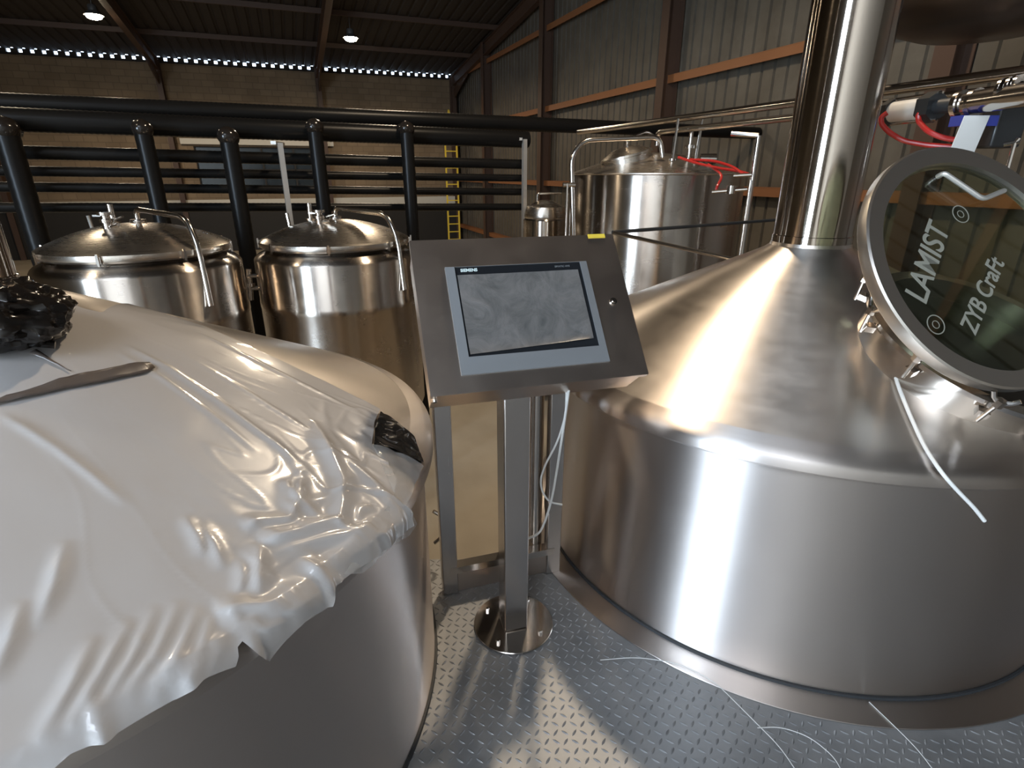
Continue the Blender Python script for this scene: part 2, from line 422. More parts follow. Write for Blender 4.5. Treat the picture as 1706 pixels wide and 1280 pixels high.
# ------------------------------------------------------------------ brewing platform: tread plate with raised lugs
RC = Vector((1.265, 2.395, 0)); LC = Vector((-1.36, 1.38, 0)); RB = 1.09
PX0, PX1, PY0, PY1 = -2.8, 2.9, -1.2, 2.0
mb = MB(); mb.box(((PX0 + PX1) / 2, (PY0 + PY1) / 2, -.012), (PX1 - PX0, PY1 - PY0, .024))
def lug(mb, x, y, a, l=.028, wd=.0072, h=.0022):
    c, s = math.cos(a), math.sin(a)
    P = [(-l / 2, 0, 0), (-l * .18, -wd / 2, 0), (l * .18, -wd / 2, 0), (l / 2, 0, 0), (l * .18, wd / 2, 0), (-l * .18, wd / 2, 0), (-l * .25, 0, h), (l * .25, 0, h)]
    mb.add([(x + c * p - s * q, y + s * p + c * q, r) for p, q, r in P], [(0, 1, 6), (1, 2, 7, 6), (2, 3, 7), (3, 4, 7), (4, 5, 6, 7), (5, 0, 6)])
st = .0285; j = 0; y = .45
rot = math.radians(12)
while y < 2.0:
    x = -.75; i = 0
    while x < 2.4:
        q = Vector((x, y, 0))
        if (q - RC).length > RB + .12 and (q - LC).length > RB and (q - Vector((.005, 1.63, 0))).length > .14:
            lug(mb, x, y, rot + (PI / 4 if (i + j) % 2 else -PI / 4))
        x += st; i += 1
    y += st; j += 1
o = mb.build('platform', 'tread', ang=15); struct(o, 'tread plate platform between the two large brewing vessels')
mb = MB()
for x0, y0 in ((PX0 + .1, 1.9), (PX1 - .1, 1.9), (0, 1.9)): mb.box((x0, y0, (ZG - .024) / 2), (.1, .1, -ZG - .026))
mb.box(((PX0 + PX1) / 2, 1.95, -.1), (PX1 - PX0, .08, .15))
o = mb.build('platform_frame', 'post_steel'); struct(o, 'steel posts and edge beam carrying the platform')

# ------------------------------------------------------------------ the two brewing vessels
ZR, NR, NZ = .865, .15, 1.31
def wall_prof(): return [(RB, ZG + .02), (RB, .0), (RB, .79), (RB + .004, .80)]
def rim_prof(): return [(RB + .001, .798), (RB + .022, .800), (RB + .036, .812), (RB + .036, .836), (RB + .028, .850), (RB + .008, .863), (RB - .03, .881)]
SL = (NZ - .881) / (NR - (RB - .03))
def cone_z(r): return .881 + SL * (r - (RB - .03))
def vessel(name, c, label, chim_top, NR=NR, ring=True):
    r = empty(name, c, label, 'tank')
    MB().lathe(wall_prof(), 160).build('body', 'wall_steel', r)
    MB().lathe(rim_prof(), 160).build('rim', 'wall_steel', r)
    MB().lathe([(RB - .03, .8805)] + [(RB - .03 - (RB - .03 - NR) * k / 12, cone_z(RB - .03 - (RB - .03 - NR) * k / 12)) for k in range(1, 12)] + [(NR + .03, NZ - .013), (NR + .008, NZ + .004), (NR, NZ + .03)], 160).build('cone_top', 'cone_steel', r)
    MB().lathe([(NR, NZ + .01), (NR + .004, NZ + .012), (NR + .004, NZ + .045), (NR, NZ + .047), (NR, chim_top)], 96).build('chimney', 'duct_steel', r)
    MB().lathe([(RB + .001, .014), (RB + .009, .014), (RB + .010, .0), (RB + .001, .0)], 160).build('gasket', 'gasket', r, loc=(0, 0, 0))
    if ring: MB().lathe([(RB + .005, .004), (RB + .105, .004), (RB + .106, .001)], 160).build('base_ring', 'wall_steel', r)
    return r
rv = vessel('brew_kettle', RC, 'large brushed steel brewing vessel with bare cone top, tall chimney and open glass manway', 6.3)
lv = vessel('mash_tun', LC, 'large brushed steel brewing vessel on the left, its cone covered by white sheeting', 6.3, .095, False)

# manway collar on the right cone
MC = Vector((1.4875, 1.71, 0)) - RC
mcr = math.hypot(MC.x, MC.y); mz = cone_z(mcr)
rad = Vector((MC.x, MC.y, 0)).normalized()
beta = math.atan(-SL); cn = (rad * math.sin(beta) + Vector((0, 0, 1)) * math.cos(beta)).normalized()
ct = Vector((0, 0, 1)).cross(cn).normalized(); cu = cn.cross(ct)
mcm = FR((MC.x, MC.y, mz), ct, cu, cn)
col = MB().lathe([(.335, -.10), (.335, .062), (.358, .066), (.358, .080), (.32, .080), (.32, -.10)], 72, mcm).build('manway_collar', 'pipe_steel', rv)
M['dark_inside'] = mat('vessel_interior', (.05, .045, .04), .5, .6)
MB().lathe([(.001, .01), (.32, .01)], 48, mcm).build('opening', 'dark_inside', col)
def wing_clamp(ang):
    d = Vector((math.cos(ang), math.sin(ang), 0))
    R = FR(mcm @ (d * .372 + Vector((0, 0, .045))), mcm.to_3x3() @ d, mcm.to_3x3() @ Vector((-d.y, d.x, 0)), cn)
    mb = MB(); mb.box((-.01, 0, 0), (.03, .03, .02), R)
    mb.tube([R @ Vector((.005, 0, -.02)), R @ Vector((.02, 0, .07))], .006, 10)
    mb.lathe([(.001, .05), (.014, .05), (.015, .072), (.001, .074)], 6, R @ Matrix.Translation((.018, 0, 0)))
    for s in (-1, 1): mb.tube([R @ Vector((.02, 0, .06)), R @ Vector((.02, .022 * s, .075)), R @ Vector((.02, .032 * s, .09))], .0065, 8)
    mb.build('wing_clamp', 'pipe_steel', rv)
for a in (128, 158, 190, 222, 254, 286): wing_clamp(math.radians(a))

# glass manway lid, swung open
lc = Vector((1.3553, 1.6302, 1.3467)); ln = Vector((.18146, -.80468, .5653)); lu = Vector((-.12436, .55145, .82489)); lr = Vector((.9755, .21998, 0))
lm = FR(lc - RC, lr, lu, ln)
lid = MB().lathe([(.322, -.012), (.376, -.016), (.380, -.010), (.380, .022), (.374, .026), (.326, .022)], 96, lm, closed=True).build('manway_lid', 'ring_steel', rv)
MB().lathe([(.001, .000), (.328, .000), (.328, .010), (.001, .010)], 64, lm).build('glass', 'glass', lid)
def lp(a, b_, c=0): return lm @ Vector((a, b_, c))
MB().tube([lp(-.045, .285, .012), lp(-.049, .282, .035), lp(.06, .193, .035), lp(.156, .223, .035), lp(.16, .228, .012)], .0075, 10, fillet=.02).build('handle', 'handle_steel', lid)
def text(name, body, size, mx, m_, parent, ext=.0006, bold=0):
    cu_ = bpy.data.curves.new(name, 'FONT'); cu_.body = body; cu_.size = size; cu_.extrude = ext; cu_.align_x = 'LEFT'; cu_.align_y = 'BOTTOM'
    cu_.offset = bold; t_ = bpy.data.objects.new(name, cu_); C.objects.link(t_)
    me = bpy.data.meshes.new_from_object(t_.evaluated_get(bpy.context.evaluated_depsgraph_get())); bpy.data.objects.remove(t_)
    me.name = name; me.materials.clear(); me.materials.append(M[m_]); o = bpy.data.objects.new(name, me); C.objects.link(o); o.parent = parent; o.matrix_basis = mx; return o
def lettering(body, a, b_, size, bold=0, sx=1):
    A = Vector((*a, .0115)); D = Vector((*b_, .0115)); x = (D - A).normalized(); y = Vector((-x.y, x.x, 0))
    mx = lm @ FR(A, x * sx, y, (0, 0, 1)); return text('lettering', body, size, mx, 'etch', lid, bold=bold)
lettering('LAMIST', (-.215, -.13), (-.045, .105), .100, .0012, .86)
lettering('ZYB CraFt', (-.085, -.225), (.155, .045), .076, .001, .84)
mb = MB()
for cx_, cy_ in ((-.215, -.175), (-.005, .16)):
    mb = MB()
    mb.lathe([(.026, .0105), (.029, .0105), (.029, .0112), (.026, .0112)], 24, lm @ Matrix.Translation((cx_, cy_, 0)), closed=True)
    mb.lathe([(.010, .0105), (.012, .0105), (.012, .0112), (.010, .0112)], 16, lm @ Matrix.Translation((cx_, cy_, 0)), closed=True)
    mb.build('emblem', 'etch', lid)
# hinge linking lid and collar
MB().tube([lp(.30, -.25, -.01), lp(.36, -.30, -.05), mcm @ Vector((.33, -.10, .06))], .014, 10, fillet=.03).build('hinge', 'pipe_steel', rv)

# pale hose lying on the right cone
def on_cone(c, px, py, off=0.0):
    d = ray(px, py); lo = None; t = .3 / d.length
    while t < 8 / d.length:
        p = EYE + d * t; r = math.hypot(p.x - c.x, p.y - c.y)
        if r <= RB + .016 + off:
            zs = cone_z(max(r, NR)) + off if r < RB - .03 else .875 + off
            if p.z <= zs: return p
        t += .002 / d.length
    return None
pts = [on_cone(RC, *q, .012) for q in ((1480, 560), (1483, 590), (1495, 640), (1515, 690), (1540, 745))] + [on_cone(RC, *q, .034) for q in ((1570, 790), (1600, 823), (1622, 845), (1640, 868))]
o = MB().tube([p for p in pts if p], .0052, 10, fillet=.04).build('hose', 'white_plastic'); tag(o, 'pale thin hose lying loose down the bare steel cone below the glass manway', 'hose')

# ------------------------------------------------------------------ white sheeting over the left cone
CB = math.cos(math.atan(-SL)); S_R = (RB + .01) / CB
def surf(X, Y, off):
    s = math.hypot(X, Y); a = math.atan2(Y, X)
    if s < S_R:
        r = s * CB; z = cone_z(r)
        if r > RB - .05: z = cone_z(RB - .05) + (r - RB + .05) * SL * 1.0
        nr, nz = math.sin(math.atan(-SL)), CB
    else:
        e = s - S_R; r0 = S_R * CB; k = min(1, e / .05)
        r = r0 + .028 * math.sin(k * PI / 2) ; z = cone_z(r0) - e * (1 - .25 * (1 - k)); nr, nz = 1, .15 * (1 - k)
    r += nr * off; z += nz * off
    return Vector((LC.x + r * math.cos(a), LC.y + r * math.sin(a), z))
def to_dom(px, py, push=.0):
    d = ray(px, py); t = .3 / d.length
    while t < 8 / d.length:
        p = EYE + d * t; r = math.hypot(p.x - LC.x, p.y - LC.y)
        if r <= RB + .04:
            a = math.atan2(p.y - LC.y, p.x - LC.x)
            zr = cone_z(min(r, RB + .01)) + .004
            if p.z <= zr:
                s = (S_R + max(0, cone_z(RB + .01) - p.z)) if r > RB + .005 else r / CB
                return Vector((s * math.cos(a), s * math.sin(a)))
        t += .001 / d.length
    return None
OUT = [(47, 492), (76, 489), (110, 496), (132, 514), (169, 522), (214, 507), (248, 508), (335, 543), (445, 592), (540, 636), (632, 683), (622, 705), (618, 742), (640, 765), (660, 800), (672, 838), (684, 868), (668, 888), (620, 930), (552, 985), (548, 1008), (505, 1035), (470, 1070), (447, 1100), (425, 1088), (396, 1062), (399, 1100), (392, 1112), (340, 1135), (300, 1165), (245, 1197), (185, 1232), (120, 1262)]
poly = [q for q in (to_dom(*p) for p in OUT) if q]
amin = math.radians(-62)
for adeg, ss in ((-62, S_R + .14), (-80, S_R + .12), (-100, S_R + .16), (-120, S_R + .12), (-140, S_R + .15), (-150, .9), (-130, .5), (-100, .24), (-50, .20), (-10, .19)):
    poly.append(Vector((ss * math.cos(math.radians(adeg)), ss * math.sin(math.radians(adeg)))))
def inside(p, poly):
    c = False; n = len(poly); j = n - 1
    for i in range(n):
        a, b_ = poly[i], poly[j]
        if (a.y > p.y) != (b_.y > p.y) and p.x < (b_.x - a.x) * (p.y - a.y) / (b_.y - a.y) + a.x: c = not c
        j = i
    return c
def nearest(p, poly):
    best = None; bd = 9
    for i in range(len(poly)):
        a, b_ = poly[i], poly[(i + 1) % len(poly)]; ab = b_ - a
        t = max(0, min(1, (p - a).dot(ab) / max(ab.dot(ab), 1e-9))); q = a + ab * t; d = (q - p).length
        if d < bd: bd = d; best = q
    return best, bd
def ridge(x): return 1 - abs(x)
CREASE = []
def crease(amp, wid, *pts):
    P = [q for q in (to_dom(*p) for p in pts) if q]
    n = len(P) - 1
    for i in range(n): CREASE.append((P[i], P[i + 1], amp, wid, i == 0, i == n - 1))
crease(.006, .010, (205, 575), (280, 615), (360, 668), (450, 735), (520, 790))
crease(.004, .008, (190, 585), (270, 632), (350, 690), (430, 755))
crease(.005, .009, (0, 690), (60, 725), (95, 748), (150, 790), (215, 845))
crease(.004, .008, (330, 556), (400, 590), (500, 640), (610, 695))
crease(.004, .008, (300, 590), (420, 660), (540, 735), (640, 800))
crease(.016, .022, (430, 905), (470, 897), (530, 880), (562, 872), (568, 840), (566, 800), (548, 760), (520, 700))
crease(.014, .020, (432, 905), (430, 950), (428, 1010))
crease(.012, .018, (446, 925), (500, 912), (548, 900), (600, 890), (640, 870))
crease(.016, .022, (355, 1022), (400, 1014), (440, 1012), (490, 1018), (540, 985))
crease(.014, .018, (490, 930), (530, 950), (556, 985))
crease(.012, .016, (530, 948), (580, 928), (630, 895), (668, 868))
crease(.010, .014, (470, 800), (500, 840), (540, 870))
crease(.010, .014, (400, 880), (430, 870), (480, 866), (500, 830), (495, 800))
crease(.008, .012, (590, 880), (598, 850), (620, 845))
crease(.012, .016, (400, 1040), (450, 1050), (505, 1020))
crease(.009, .014, (560, 760), (600, 790), (650, 830))
for x0, y0, x1, y1 in ((305, 860, 340, 930), (330, 870, 372, 950), (300, 1000, 205, 1185), (330, 1010, 250, 1180), (262, 1010, 165, 1190), (352, 1022, 300, 1150), (380, 1060, 345, 1130), (220, 1030, 110, 1210), (160, 1060, 60, 1240), (400, 930, 395, 1000), (110, 900, 60, 1050), (40, 1000, -20, 1150)):
    crease(.008, .014, (x0, y0), ((x0 + x1) / 2 + 6, (y0 + y1) / 2), (x1, y1))
def crease_h(X, Y):
    h = 0
    for a, b_, am, wd, st_, en_ in CREASE:
        if abs(X - a.x) > .25 or abs(Y - a.y) > .25: continue
        dx, dy = b_.x - a.x, b_.y - a.y; t = ((X - a.x) * dx + (Y - a.y) * dy) / max(dx * dx + dy * dy, 1e-9); t = max(0, min(1, t))
        d = math.hypot(X - a.x - dx * t, Y - a.y - dy * t)
        if st_: am *= min(1, t / .7) ** .7 if t > 0 else 0
        if en_: am *= min(1, (1 - t) / .7) ** .7 if t < 1 else 0
        if d < wd * 2: h = max(h, am * (1 - d / (wd * 2)) ** 1.6)
    return h
def film_h(X, Y, edge):
    s = math.hypot(X, Y); a = math.atan2(Y, X)
    P = Vector((X, Y, 0))
    wv = noise.noise(P * 3.1) * .15
    # thin creases running out from the neck, growing towards the rim
    k1 = noise.noise(Vector((a * 4 + wv * 2, s * .5, 1.3)))
    k2 = noise.noise(Vector((a * 9 + wv * 4, s * 1.1, 5.1)))
    grow = max(0, min(1, (s - .3) / .9))
    fold = max(0, ridge(k2 * 4) - .9) / .1 * .0018 * grow + crease_h(X, Y)
    ac = math.degrees(a); cz = max(0, 1 - ((ac + 10) / 24) ** 2) * max(0, min(1, (s - .86) / .3))
    # angular pleats of the gathered corner
    q = Vector((X * 4.2 + Y * 2, Y * 4.5 - X * 1.5, .4)); w2 = noise.noise(q * .6) * 1.1
    c1 = noise.noise(Vector((q.x + w2, q.y * .8 - w2, 2)))
    c2 = noise.noise(Vector((q.x * 2.4 + w2 * 2, q.y * 1.7, 7)))
    cr = max(0, ridge(c1 * 3.0) - .6) * .020 + max(0, ridge(c2 * 3.0) - .6) * .014
    sk = max(0, s - S_R + .04)
    k3 = noise.noise(Vector((a * 7, s * .5, 9)))
    wave = max(0, ridge(k3 * 3.2) - .45) * min(.030, sk * .26)
    return .006 + fold + cr * cz + wave + .0016 * noise.noise(Vector((X * 9, Y * 9, 3)))
def sheet(name, poly, hf, m_, step, parent=None, mxl=None):
    xs = [p.x for p in poly]; ys = [p.y for p in poly]
    x0, y0 = min(xs) - step, min(ys) - step; nx = int((max(xs) - x0) / step) + 2; ny = int((max(ys) - y0) / step) + 2
    ins = {}; idx = {}; vs = []; fs = []
    for i in range(nx + 1):
        for j in range(ny + 1): ins[i, j] = inside(Vector((x0 + i * step, y0 + j * step)), poly)
    def vert(i, j):
        if (i, j) in idx: return idx[i, j]
        p = Vector((x0 + i * step, y0 + j * step)); ed = 1
        if not ins[i, j]: p, ed = nearest(p, poly)
        vs.append(surf(p.x, p.y, hf(p.x, p.y, ed))); idx[i, j] = len(vs) - 1; return idx[i, j]
    for i in range(nx):
        for j in range(ny):
            if sum(ins[q] for q in ((i, j), (i + 1, j), (i + 1, j + 1), (i, j + 1))) >= 1:
                fs.append((vert(i, j), vert(i + 1, j), vert(i + 1, j + 1), vert(i, j + 1)))
    mb = MB(); mb.add(vs, fs); return mb.build(name, m_, parent, ang=180)
film = sheet('plastic_sheeting', poly, film_h, 'sheeting', .0062)
tag(film, 'wrinkled white plastic sheeting draped over the cone of the left vessel', 'plastic sheeting')
CL = [(626, 700), (640, 715), (714, 776), (700, 805), (677, 848), (695, 880), (700, 915), (690, 880), (683, 890), (660, 900), (640, 920), (640, 860), (655, 800), (640, 770), (618, 745)]
cpoly = [q for q in (to_dom(*p) for p in [(618, 742), (665, 757), (712, 778), (700, 805), (677, 848), (692, 872), (680, 892), (655, 905), (600, 955), (575, 960), (640, 880), (660, 830), (640, 790)]) if q]
sheet('clear_hem', cpoly, lambda x, y, e: .006 + .010 * abs(noise.noise(Vector((x * 12, y * 12, 3)))), 'clear_sheeting', .008, film)

dpoly = [q for q in (to_dom(*p) for p in [(633, 686), (660, 702), (690, 728), (714, 772), (690, 766), (655, 748), (622, 742), (624, 712)]) if q]
sheet('dark_patch', dpoly, lambda x, y, e: .004 + .006 * abs(noise.noise(Vector((x * 25, y * 25, 3)))), 'clear_black', .006, film)

# dark tape lying on the sheeting
def ribbon(name, pts, wds, m_, off=.03):
    vs = []; fs = []; P = [to_dom(*p) for p in pts]
    for i, p in enumerate(P):
        t = (P[min(i + 1, len(P) - 1)] - P[max(0, i - 1)]).normalized(); nn = Vector((-t.y, t.x))
        for k in range(5):
            q = p + nn * (k / 4 - .5) * wds[i]; vs.append(surf(q.x, q.y, off + .002 * math.sin(k / 4 * PI) + .004 * noise.noise(Vector((q.x * 40, q.y * 40, 0)))))
    for i in range(len(P) - 1):
        for k in range(4): fs.append((i * 5 + k, i * 5 + k + 1, (i + 1) * 5 + k + 1, (i + 1) * 5 + k))
    return MB().add(vs, fs).build(name, m_, ang=60, solid=.0008)
def interp(a, b_, n): return [(a[0] + (b_[0] - a[0]) * i / n, a[1] + (b_[1] - a[1]) * i / n) for i in range(n + 1)]
pp = interp((-60, 695), (0, 672), 3) + interp((0, 672), (120, 640), 8)[1:] + interp((120, 640), (252, 613), 9)[1:]
wd_ = [.006 + .034 * min(1, i / 12) for i in range(len(pp))]; wd_[-1] = .022
o = ribbon('tape_strip', pp, wd_, 'tape', .013)
tag(o, 'narrow dark strip of tape lying across the white sheeting', 'tape')
o = ribbon('tape_strip', interp((54, 588), (118, 622), 6), [.02, .015, .011, .008, .006, .004, .002], 'tape', .011)
tag(o, 'short pointed dark sliver of tape beside the black foil bundle', 'tape')

# crumpled black foil bundle on the left cone
bc = on_cone(LC, 4, 552, .02)
if bc is None: bc = Vector((-1.2, 1.2, 1.2))
mb = MB(); nU, nV = 64, 36; vs = []; fs = []
for j in range(nV + 1):
    th = PI * j / nV
    for i in range(nU):
        ph = 2 * PI * i / nU; d = Vector((math.sin(th) * math.cos(ph), math.sin(th) * math.sin(ph), math.cos(th)))
        w_ = noise.noise(d * 2.1) * .4; k = 1 + .16 * noise.noise(d * 2.2) - .20 * abs(noise.noise(d * 4.5 + Vector((w_, 0, 2)))) - .12 * abs(noise.noise(d * 10))
        vs.append(bc + Vector((d.x * .15 * k, d.y * .12 * k, max(-.06, d.z * .095 * k) + .03)))
for j in range(nV):
    for i in range(nU):
        i2 = (i + 1) % nU; fs.append((j * nU + i, j * nU + i2, (j + 1) * nU + i2, (j + 1) * nU + i))
mb.add(vs, fs)
o = mb.build('foil_bundle', 'black_film', ang=50); tag(o, 'crumpled black foil bundle wrapped round a fitting on the left vessel', 'foil bundle')
q1 = on_cone(LC, 60, 572, .03); q2 = on_cone(LC, 92, 575, .03)
if q1 and q2: MB().tube([bc + Vector((.05, -.03, .02)), q1, q2], .012, 8, r2=.009).build('loose_end', 'black_film', o)

# ------------------------------------------------------------------ operator console
con = empty('operator_console', (.005, 1.63, 0), 'stainless operator console on a square post with a sloped touch panel box', 'control panel')
yaw, tilt = .2796, .8947
ex = Vector((math.cos(yaw), math.sin(yaw), 0)); ey = Vector((-math.sin(yaw) * math.cos(tilt), math.cos(yaw) * math.cos(tilt), math.sin(tilt))); en = ex.cross(ey)
cc = Vector((.0537, 1.6045, 1.225)); CO = Vector((.005, 1.63, 0))
cm = FR(cc - CO, ex, ey, en)
def cp(a, b_, c=0): return cm @ Vector((a, b_, c))
W2, H2, D2 = .325, .24, .135
MB().box((0, 0, -D2 / 2 - .004), (2 * W2 - .012, 2 * H2 - .012, D2), cm).build('enclosure', 'sheet', con, bevel=.002)
mb = MB(); mb.box((0, 0, -.001), (2 * W2, 2 * H2, .003), cm)
mb.box((0, -H2, -.010), (2 * W2, .003, .02), cm); mb.box((0, H2, -.010), (2 * W2, .003, .02), cm); mb.box((-W2, 0, -.010), (.003, 2 * H2, .02), cm); mb.box((W2, 0, -.010), (.003, 2 * H2, .02), cm)
pan = mb.build('door_panel', 'sheet', con)
MB().lathe([(.001, .010), (.006, .010), (.007, .006), (.011, .006), (.013, .001), (.013, 0)], 20, cm @ Matrix.Translation((.269, .003, 0))).build('lock', 'pipe_steel', pan)
MB().box((.268, H2 - .004, .001), (.058, .014, .0025), cm).build('yellow_sticker', 'yellow', pan)
MB().cyl(cp(-W2 + .01, -H2 + .02, -.02), cp(-W2 + .01, -H2 - .012, -.02), .007, 10).build('hinge_pin', 'pipe_steel', con)
# touch panel: bezel frame, glass, protective film, lettering
tm = cm @ Matrix.Translation((-.0125, -.0225, 0))
A_, Bq = .2225, .168
vs = []; zo, zi = .006, .0085
outer = [(-A_, -Bq), (A_, -Bq), (A_, Bq), (-A_, Bq)]; inner = [(-.195, -.117), (.200, -.117), (.200, Bq - .002), (-.195, Bq - .002)]
for z_, ring in ((0, outer), (zo, outer), (zi, inner), (.004, inner)): vs += [(x, y, z_) for x, y in ring]
fs = []
for k in range(3):
    for i in range(4): fs.append((k * 4 + i, k * 4 + (i + 1) % 4, k * 4 + 4 + (i + 1) % 4, k * 4 + 4 + i))
tp = MB().add(vs, fs, tm).build('touch_panel', 'bezel', con, ang=20)
MB().box((.0025, .0245, .003), (.394, .282, .004), tm).build('screen', 'screen', tp)
nx = 20; vs = []; fs = []
for i in range(nx + 1):
    for j in range(14):
        a = -.190 + .378 * i / nx; b_ = -.111 + .250 * j / 13
        if j == 0: b_ += .018 * i / nx * (1 if i < nx else 1)
        vs.append((a, b_, .0062 + .0035 * abs(noise.noise(Vector((a * 9, b_ * 16, 1)))) + (.004 if j == 0 else 0)))
for i in range(nx):
    for j in range(13): fs.append((i * 14 + j, (i + 1) * 14 + j, (i + 1) * 14 + j + 1, i * 14 + j + 1))
MB().add(vs, fs, tm).build('protective_film', 'screen_film', tp, ang=60)
text('lettering', 'SIEMENS', .0135, tm @ FR((-.178, .1475, .0060), (1, 0, 0), (0, 1, 0), (0, 0, 1)), 'logo', tp, bold=.0004)
text('lettering', 'SIMATIC HMI', .0085, tm @ FR((.115, .149, .0060), (1, 0, 0), (0, 1, 0), (0, 0, 1)), 'bezel', tp)
# post and round base plate
pm = FR((0, 0, 0), ex, Vector((-ex.y, ex.x, 0)), (0, 0, 1))
MB().box((0, .0, .53), (.088, .088, 1.04), pm).build('post', 'post_steel', con, bevel=.005)
bp_ = MB().lathe([(.001, .008), (.148, .008), (.150, .006), (.150, .003)], 64).build('base_plate', 'pipe_steel', con)
for k in range(4):
    a = yaw + PI / 4 + k * PI / 2
    MB().lathe([(.001, .020), (.006, .020), (.009, .017), (.009, .008)], 6, Matrix.Translation((math.cos(a) * .115, math.sin(a) * .115, 0))).build('bolt', 'pipe_steel', bp_)

# cables from the console
def P3(px, py, dist):      # point along a pixel ray at a horizontal distance
    d = ray(px, py); return EYE + d * (dist / math.hypot(d.x, d.y))
def cable(pts, r, m_='cable'): return MB().tube(pts, r, 8, fillet=.06).build('cable', m_)
o = cable([P3(x, y, d) for x, y, d in ((944, 652, 1.60), (943, 690, 1.62), (930, 735, 1.64), (908, 775, 1.66), (900, 800, 1.67), (903, 820, 1.68), (915, 837, 1.69), (936, 841, 1.72))], .0036)
tag(o, 'thin grey cable looping from the console to the right railing post', 'cable')
o = cable([P3(x, y, d) for x, y, d in ((948, 648, 1.59), (940, 705, 1.62), (930, 770, 1.65), (920, 830, 1.67), (908, 870, 1.68), (898, 890, 1.69), (878, 898, 1.70))], .0042)
tag(o, 'thin grey cable hanging from the console and curling back to its post', 'cable')
mbw = [((1000, 1100), (1060, 1095), (1130, 1105), (1190, 1135), (1240, 1185), (1300, 1245), (1330, 1290)), ((1262, 1213), (1300, 1211), (1350, 1228), (1390, 1262), (1405, 1290)), ((1448, 1170), (1490, 1210), (1530, 1250), (1560, 1290))]
wl = ['fine pale wire curving over the tread plate beside the right vessel', 'fine greenish wire curl on the tread plate near the bottom of the picture', 'fine greenish wire on the tread plate at the foot of the right vessel']
for pts, lb in zip(mbw, wl):
    P = []
    for q in pts:
        d = ray(*q); P.append(EYE + d * ((.0065 - 1.6) / d.z))
    o = MB().tube(P, .0013, 6, fillet=.05).build('wire', 'cable'); tag(o, lb, 'wire', 'fine wires on the platform')

# ------------------------------------------------------------------ railing behind the console
rl = empty('railing', (0, 1.88, 0), 'stainless railing of square posts closing the gap behind the console', 'railing')
def P0(px, py, z):
    d = ray(px, py); return EYE + d * ((z - 1.6) / d.z)
RO = Vector((0, 1.88, 0))
ra, rb = Vector((-.252, 1.80, 0)), Vector((.172, 1.93, 0)); rd = (rb - ra).normalized()
rm = lambda p: FR(p - RO, rd, Vector((-rd.y, rd.x, 0)), (0, 0, 1))
for t, wdt, zz, nm in ((0, .062, 1.1, 'post'), (.232, .045, 1.1, 'post'), (.442, .062, 1.1, 'post')):
    MB().box((0, 0, zz / 2 + .001), (wdt, .04, zz), rm(ra + rd * t)).build(nm, 'post_steel', rl, bevel=.004)
MB().cyl(ra + rd * .36 + Vector((0, .06, .001)) - RO, ra + rd * .36 + Vector((0, .06, 1.1)) - RO, .034, 20).build('round_post', 'pipe_steel', rl)
MB().beam(ra - rd * .0 + Vector((0, 0, 1.12)) - RO, rb + Vector((0, 0, 1.12)) - RO, .06, .04).build('top_rail', 'post_steel', rl)
MB().beam(ra + Vector((0, 0, .115)) - RO, rb + Vector((0, 0, .115)) - RO, .045, .03).build('bottom_rail', 'pipe_steel', rl)
MB().beam(ra + Vector((0, .0, .05)) - RO, rb + Vector((0, .0, .05)) - RO, .012, .098).build('toe_board', 'sheet', rl)
MB().tube([P3(x, y, 2.0) - RO for x, y in ((722, 852), (733, 858), (738, 875), (736, 895), (724, 905))], .008, 8, fillet=.02).build('hook', 'pipe_steel', rl)

